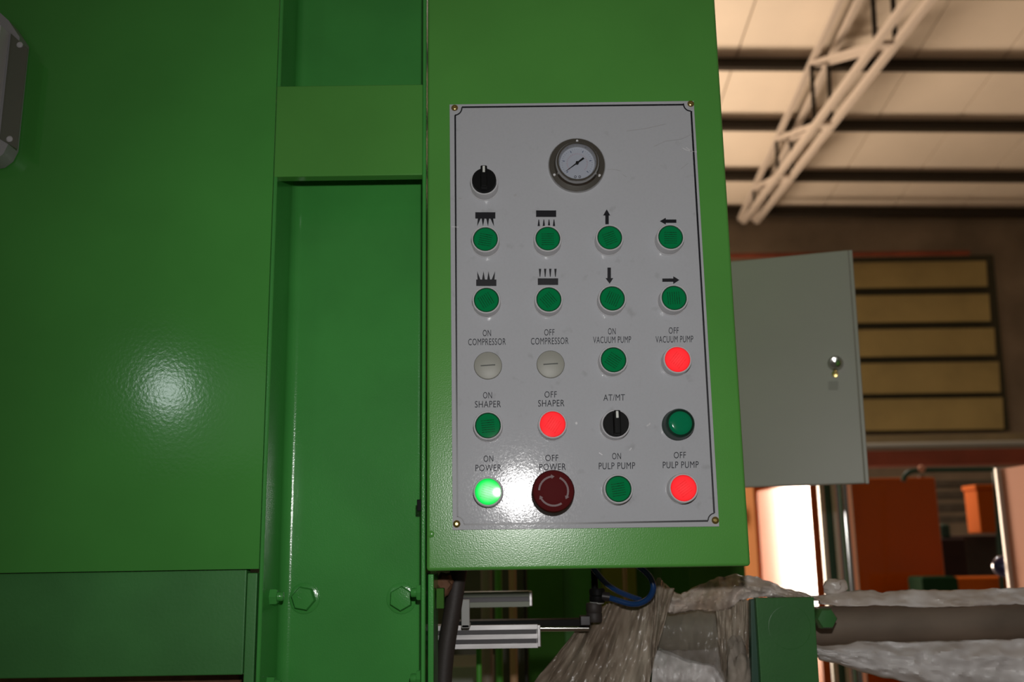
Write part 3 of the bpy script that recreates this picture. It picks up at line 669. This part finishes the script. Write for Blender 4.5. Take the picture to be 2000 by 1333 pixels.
# border line with notched corners
def line_pts(pts, wpx):
    P2 = [Vector(p) for p in pts]; A, B = [], []
    for i, p in enumerate(P2):
        d = (P2[min(i+1,len(P2)-1)]-P2[max(i-1,0)]).normalized(); n = Vector((-d.y, d.x))*wpx/2
        A.append(p+n); B.append(p-n)
    return A, B
def line(m, pts, wpx):
    A, B = line_pts(pts, wpx)
    for i in range(len(A)-1): m.prism([at(*q_, YP-.00013) for q_ in (A[i], A[i+1], B[i+1], B[i])], (0,.00012,0))
SC = [(888,211),(1349,203),(1397,1017),(892,1024)]
m = MB(); rr = 14
def ca(c, a0, a1, n=8): return [(c[0]+rr*math.cos(math.radians(a0+(a1-a0)*i/n)), c[1]+rr*math.sin(math.radians(a0+(a1-a0)*i/n))) for i in range(n+1)]
line(m, [(902,209.5),(1120,207),(1335,204.5)], 3.2); line(m, [(1350,217),(1373,610),(1395,1003)], 3.6)
line(m, [(1383,1018),(1145,1022.5),(906,1025)], 3.6); line(m, [(893.5,1010),(891,610),(889,225)], 3.2)
line(m, ca(SC[0], -5, 88), 2.4); line(m, ca(SC[1], 88, 183), 2.4); line(m, ca(SC[2], 178, 262), 2.4); line(m, ca(SC[3], 272, 362), 2.4)
m.build('border_line', G['black'], fp, 'thin black border line with notched corners', smooth=False)
for x, y in SC:
    c = at(x, y, YP); m = MB(); m.lathe([(.0036,0),(.0037,.0004),(.0031,.0013),(.0016,.0018),(.0014,.0010),(0,.0010)], 20, c, (0,-1,0))
    m.build('screw', G['brass'], fp, 'brass corner screw')
# pictograms
m = MB()
def pf_(m, pts): m.prism([at(x, y, YP-.00013) for x, y in pts], (0,.00012,0))
def rect(a, b, c, d): return [(a,c),(b,c),(b,d),(a,d)]
def icon(polys, lab):
    m = MB()
    for p in polys: pf_(m, p)
    return m.build('pictogram', G['black'], fp, lab, smooth=False)
icon([rect(928.3,967.5,414.8,427.3)]+[[(b-2.8,427),(b+2.8,427),(t_,442.5)] for b, t_ in ((936,932),(943.5,943.3),(952.5,953),(960.5,965))], 'black bar with splaying spikes pointing down')
icon([rect(1047,1086.3,411.2,424)]+[[(b-2.3,442),(b+2.3,442),(b+.7,429),(b-.7,429)] for b in (1052.3,1062.2,1072.3,1082)], 'black bar with four spikes rising towards it')
icon([rect(930,969.5,546.3,559)]+[[(b-2.8,546.5),(b+2.8,546.5),(t_,530)] for b, t_ in ((935.5,932),(944.3,944.4),(954.5,954),(963,967))], 'black bar with splaying spikes pointing up')
icon([rect(1050.4,1090.2,544,557)]+[[(b-2.3,525.3),(b+2.3,525.3),(b+.7,541),(b-.7,541)] for b in (1054.7,1064.8,1074.7,1084.8)], 'black bar with four spikes dropping towards it')
def arrow(tip, head, stem, lab): icon([[tip]+head, stem], lab)
icon([[(1185,409),(1192,421.2),(1178,421.2)], rect(1182.2,1189,421,438.4)], 'black arrow pointing up')
icon([[(1288.6,432.3),(1300.4,425.6),(1300.4,439)], rect(1300,1321,429,435.6)], 'black arrow pointing left')
icon([[(1190.7,554.6),(1182.6,543.6),(1197.8,543.6)], rect(1186.4,1193.2,523,544)], 'black arrow pointing down')
icon([[(1327,547.3),(1315,540),(1315,555)], rect(1293.6,1315.5,544.3,550.8)], 'black arrow pointing right')
# captions
def caption(txt, xl_, xr_, yc, hpx, lab=None):
    cu = bpy.data.curves.new('txt', 'FONT'); cu.body = txt; cu.size = 1; cu.extrude = 0; cu.resolution_u = 4; cu.offset = .0
    cu.space_character = 1.08
    ob = bpy.data.objects.new('txt', cu); COL.objects.link(ob)
    dg = bpy.context.evaluated_depsgraph_get(); me = bpy.data.meshes.new_from_object(ob.evaluated_get(dg))
    COL.objects.unlink(ob); bpy.data.objects.remove(ob)
    xs = [v.co.x for v in me.vertices]; ys = [v.co.y for v in me.vertices]
    ax, bx, ay, by = min(xs), max(xs), min(ys), max(ys)
    for v in me.vertices:
        fx = (v.co.x-ax)/(bx-ax); fy = (v.co.y-ay)/(by-ay)
        X = xl_+(xr_-xl_)*fx; Yp = yc+hpx/2-hpx*fy - (X-(xl_+xr_)/2)*.014
        v.co = at(X, Yp, YP-.0001) - ORG[fp]
    bmx = bmesh.new(); bmx.from_mesh(me); bmesh.ops.recalc_face_normals(bmx, faces=bmx.faces); bmx.to_mesh(me); bmx.free()
    me.materials.clear(); me.materials.append(G['ink'])
    o = bpy.data.objects.new('caption', me); link(o, fp); ORG[o] = ORG[fp]; o['label'] = 'caption reading ' + txt + (' ' + lab if lab else '')
    return o
for txt, a, b, y, h in (('ON',943,959,651,12.5),('COMPRESSOR',914.5,988,668,13),('OFF',1063,1083,649.5,12.5),('COMPRESSOR',1037,1110.5,666.5,13),
    ('ON',1187.5,1202.5,647.5,12.5),('VACUUM PUMP',1158.5,1232.5,664,13),('OFF',1306,1325.5,646,12.5),('VACUUM PUMP',1280.5,1354,663,13),
    ('ON',943.5,961,772.5,12.5),('SHAPER',927.5,978.5,790,13),('OFF',1063.5,1087.5,771,12.5),('SHAPER',1051,1102.5,788,13),
    ('AT/MT',1178.5,1220.5,777,12.5),
    ('ON',944.5,963.5,896.5,12.5),('POWER',928.5,979.5,914.5,13),('OFF',1065,1090.5,895,12.5),('POWER',1053.5,1105.5,912.5,13),
    ('ON',1195.5,1213,891.5,12.5),('PULP PUMP',1169.5,1240.5,910.5,13),('OFF',1316,1339.5,889.5,12.5),('PULP PUMP',1294.5,1364.5,908.5,13)):
    caption(txt, a, b, y, h)
# scuffs on the plate
for pts in ([(1262,832),(1270,826),(1271,829),(1264,834)], [(1170,884),(1177,888),(1176,890),(1170,886)], [(1228,880),(1233,874),(1234,877),(1230,881)], [(1003,380),(1009,379),(1009,383),(1004,384)], [(1123,826),(1127,824),(1128,829),(1125,830)], [(895,386),(902,387),(902,389),(896,389)]):
    flat('scuff', pts, 'steel_grey', .00008)
for pts in ([(1224,256),(1262,251),(1301,242)], [(1277,286),(1300,276),(1330,272),(1352,262)], [(1185,331),(1200,331),(1212,334)], [(1215,340),(1224,346)], [(1330,330),(1345,318)]):
    m = MB(); line(m, pts, 1.1); m.build('scratch', G['steel_grey'], fp, 'thin grey scratch', smooth=False)
for pts in ([(1333,289),(1340,293),(1348,295),(1361,297)], [(1340,288),(1352,297)], [(882,443),(896,444)]):
    m = MB(); line(m, pts, 1.6); m.build('film_tear_glint', G['ring'], fp, 'tear in the plate film with its glint painted pale', smooth=False)  # real tears, their glint painted as pale lines
# ---------------------------------------------------------------- push buttons (one mesh of each kind, shared)
PB = .0165
bez = MB().lathe([(.0154,0),(.0154,-.0012),(.0149,-.0016),(.0147,-.0150),(.0143,-.0163),(.0136,-.0167),(.0130,-.0163),(.0129,-.0120),(.0,-.0120)], 48, caps=False).mesh('push_button', G['ring'])
lens_me = {k: MB().lathe([(.01285,-.0121),(.01285,-.0150),(.01265,-.0154),(.008,-.01555),(0,-.0156)], 40, caps=False).mesh('lens', G[k]) for k in ('lens_green','lens_red_lit','lens_green_lit')}
def button(px, py, kind, rot, lab):
    c = at(px, py, YP-PB); c.y = YP
    b = place('push_button', bez, cb, c, lab)
    l = place('lens', lens_me[kind], b, c, {'lens_green':'unlit green lens','lens_red_lit':'glowing red lens','lens_green_lit':'glowing bright green lens'}[kind])
    l.rotation_euler = (0, math.radians(rot), 0); return b
for a in ((948,467,'lens_green',12,'unlit green push button under the bar with downward splaying spikes'),(1070,466,'lens_green',0,'unlit green push button under the bar with rising spikes'),
          (1191,464,'lens_green',-20,'unlit green push button under the up arrow'),(1310,463,'lens_green',2,'unlit green push button under the left arrow'),
          (950,586,'lens_green',60,'unlit green push button under the bar with upward splaying spikes'),(1072,585,'lens_green',50,'unlit green push button under the bar with dropping spikes'),
          (1196,583,'lens_green',-65,'unlit green push button under the down arrow'),(1317,582,'lens_green',88,'unlit green push button under the right arrow'),
          (1198.5,703,'lens_green',35,'unlit green push button captioned ON VACUUM PUMP'),(1323.5,702.5,'lens_red_lit',-50,'lit red push button captioned OFF VACUUM PUMP'),
          (953,831.5,'lens_green',-5,'unlit green push button captioned ON SHAPER'),(1079.5,829,'lens_red_lit',-55,'lit red push button captioned OFF SHAPER'),
          (953,961,'lens_green_lit',18,'lit bright green push button captioned ON POWER'),(1208,955.5,'lens_green',-8,'unlit green push button captioned ON PULP PUMP'),
          (1335.5,954,'lens_red_lit',-35,'lit red push button captioned OFF PULP PUMP')): button(*a)
# selector switches
sel = MB().lathe([(.0154,0),(.0154,-.0012),(.0149,-.0016),(.0147,-.0150),(.0143,-.0163),(.0136,-.0167),(.0130,-.0163),(.0129,-.0120),(0,-.0120)], 48, caps=False).mesh('selector_switch', G['ring'])
kb_ = MB(); kb_.lathe([(.0127,-.0118),(.0127,-.0222),(.0122,-.0232),(0,-.0232)], 40, caps=False)
kb_.box(-.0034,.0034,-.0335,-.0225,-.0118,.0118,.0012); knob_me = kb_.mesh('knob', G['knob'])
pt_ = MB(); pt_.box(-.0012,.0012,-.0338,-.0334,.0040,.0108,.0001); pointer_me = pt_.mesh('pointer_mark', G['white_mark'])
for px, py, rot, lab in ((945.5,350.5,0,'black selector switch at the upper left of the plate'),(1204,827,0,'black selector switch captioned AT/MT')):
    c = at(px, py, YP-.0232); c.y = YP
    b = place('selector_switch', sel, cb, c, lab)
    k_ = place('knob', knob_me, b, c, 'black turning knob'); place('pointer_mark', pointer_me, b, c, 'white pointer mark')
# blanking plugs
for px, py, lab in ((953,714,'grey slotted blanking plug captioned ON COMPRESSOR'),(1075.5,711.5,'grey slotted blanking plug captioned OFF COMPRESSOR')):
    c = at(px, py, YP-.003); c.y = YP; R_ = .01455
    b = place('blanking_plug', MB().lathe([(R_,0),(R_,-.0012),(R_*.95,-.0022),(R_*.7,-.0030),(R_*.3,-.0033),(0,-.0034)], 44, caps=False).mesh('blanking_plug', G['plug']), cb, c, lab)
    m = MB(); m.box(-.0075,.0075,-.0036,-.0030,-.0006,.0006,.0001); s_ = place('slot', m.mesh('slot', G['plugslot']), b, c); s_.rotation_euler = (0, math.radians(-3), 0)
# pilot lamp
c = at(1328.5,827,YP-.018); c.y = YP
b = place('pilot_lamp', MB().lathe([(.0158,0),(.0158,-.0030),(.0154,-.0036),(.0152,-.0150),(.0140,-.0180),(.0118,-.0192)], 44, caps=False).mesh('pilot_lamp', G['pilot_rim']), cb, c, 'unlit green domed pilot lamp right of the AT/MT switch')
place('lens', MB().lathe([(.0120,-.0188),(.0112,-.0196),(.008,-.0202),(.004,-.0205),(0,-.0206)], 40, caps=False).mesh('lens', G['pilot']), b, c, 'green face')
# emergency stop
c = at(1081,960,YP-.036); c.y = YP; R_ = .0208
b = place('emergency_stop', MB().lathe([(.0155,0),(.0155,-.010),(.012,-.012),(.012,-.022),(R_*.80,-.024),(R_*.97,-.027),(R_,-.031),(R_*.98,-.0345),(R_*.93,-.0365),(R_*.72,-.0382),(R_*.4,-.0390),(0,-.0392)], 56, caps=False).mesh('emergency_stop', G['maroon']), cb, c, 'dark maroon mushroom emergency stop under OFF POWER')
def arc_arrow(a0, a1):
    m = MB(); n = 10; r0, r1 = R_*.63, R_*.72
    def y_(r): return -.0382-.0010*(1-min(1,r/(R_*.72)))-.0005
    pin = [(r0*math.cos(math.radians(a0+(a1-a0)*i/n)), r0*math.sin(math.radians(a0+(a1-a0)*i/n))) for i in range(n+1)]
    pout = [(r1*math.cos(math.radians(a0+(a1-a0)*i/n)), r1*math.sin(math.radians(a0+(a1-a0)*i/n))) for i in range(n+1)]
    for i in range(n): m.prism([(pin[i][0],-.0389,pin[i][1]),(pin[i+1][0],-.0389,pin[i+1][1]),(pout[i+1][0],-.0389,pout[i+1][1]),(pout[i][0],-.0389,pout[i][1])], (0,.0009,0))
    e = math.radians(a1); sg = -1 if a1 < a0 else 1; e2 = math.radians(a1+sg*13)
    m.prism([(R_*.57*math.cos(e),-.0389,R_*.57*math.sin(e)),(R_*.78*math.cos(e),-.0389,R_*.78*math.sin(e)),(R_*.675*math.cos(e2),-.0389,R_*.675*math.sin(e2))], (0,.0009,0))
    return m.mesh('arrow_mark', G['maroon_mark'], smooth=False)
for a0, a1 in ((176,98),(64,-22),(-58,-150)): place('arrow_mark', arc_arrow(a0, a1), b, c, 'pale curved arrow')
# ---------------------------------------------------------------- pressure gauge
c = at(1127,320.5,YP-.006); c.y = YP; R_ = 58/FPX*1.018
gg = place('pressure_gauge', MB().lathe([(R_,0),(R_,-.0030),(R_*.97,-.0042),(R_*.80,-.0048),(R_*.765,-.0070),(R_*.755,-.0120),(R_*.72,-.0138),(R_*.655,-.0138),(R_*.625,-.0120),(R_*.60,-.0075)], 64, caps=False).mesh('pressure_gauge', G['gauge_steel']), cb, c, 'round steel pressure gauge with white dial at the top of the plate')
dl = place('dial', MB().lathe([(R_*.615,-.0070),(R_*.60,-.0078),(0,-.0078)], 48, caps=False).mesh('dial', G['dial']), gg, c, 'white dial')
def marks(nm, mm, r0, r1, n, a0, a1, wd):
    m = MB()
    for i in range(n):
        a = math.radians(a0+(a1-a0)*i/(n-1)); d = Vector((math.cos(a),0,math.sin(a))); t = Vector((-d.z,0,d.x))*wd/2; o = Vector((0,-.0081,0))
        m.prism([d*r0-t+o, d*r1-t+o, d*r1+t+o, d*r0+t+o], (0,.0003,0))
    return place(nm, m.mesh(nm, G[mm], smooth=False), gg, c)
marks('tick_marks', 'dial_blue', R_*.50, R_*.545, 31, 222, -42, .00018)
marks('tick_marks', 'dial_blue', R_*.44, R_*.50, 6, 222, -42, .0009)
marks('inner_scale', 'dial_red', R_*.33, R_*.37, 26, 222, -42, .00025)
for dx in (-.0024, .0022):
    m = MB(); m.lathe([(.0013,-.0078),(.0013,-.0084),(.0009,-.0084),(.0009,-.0079)], 18, (dx,0,-R_*.50), caps=False); place('dial_pin', m.mesh('dial_pin', G['knob']), gg, c)
m = MB(); a = math.radians(217); d = Vector((math.cos(a),0,math.sin(a))); t = Vector((-d.z,0,d.x)); o = Vector((0,-.0096,0))
m.prism([d*R_*.50+t*.00015+o, d*R_*.50-t*.00015+o, -t*.0007+o, t*.0007+o], (0,.0004,0)); m.prism([-t*.0008+o, t*.0008+o, -d*R_*.29+t*.0011+o, -d*R_*.29-t*.0011+o], (0,.0004,0))
m.lathe([(.0017,-.0078),(.0017,-.0104),(0,-.0108)], 16, caps=False); place('needle', m.mesh('needle', G['knob'], smooth=False), gg, c, 'black needle')
place('glass', MB().lathe([(R_*.63,-.0122),(R_*.4,-.0127),(0,-.0129)], 40, caps=False).mesh('glass', G['glass']), gg, c)
for a in (88, 205, -28):
    a = math.radians(a); m = MB(); m.lathe([(.0013,-.0040),(.0013,-.0052),(0,-.0054)], 12, (R_*.88*math.cos(a),0,R_*.88*math.sin(a)), caps=False); place('flange_rivet', m.mesh('flange_rivet', G['ring']), gg, c)
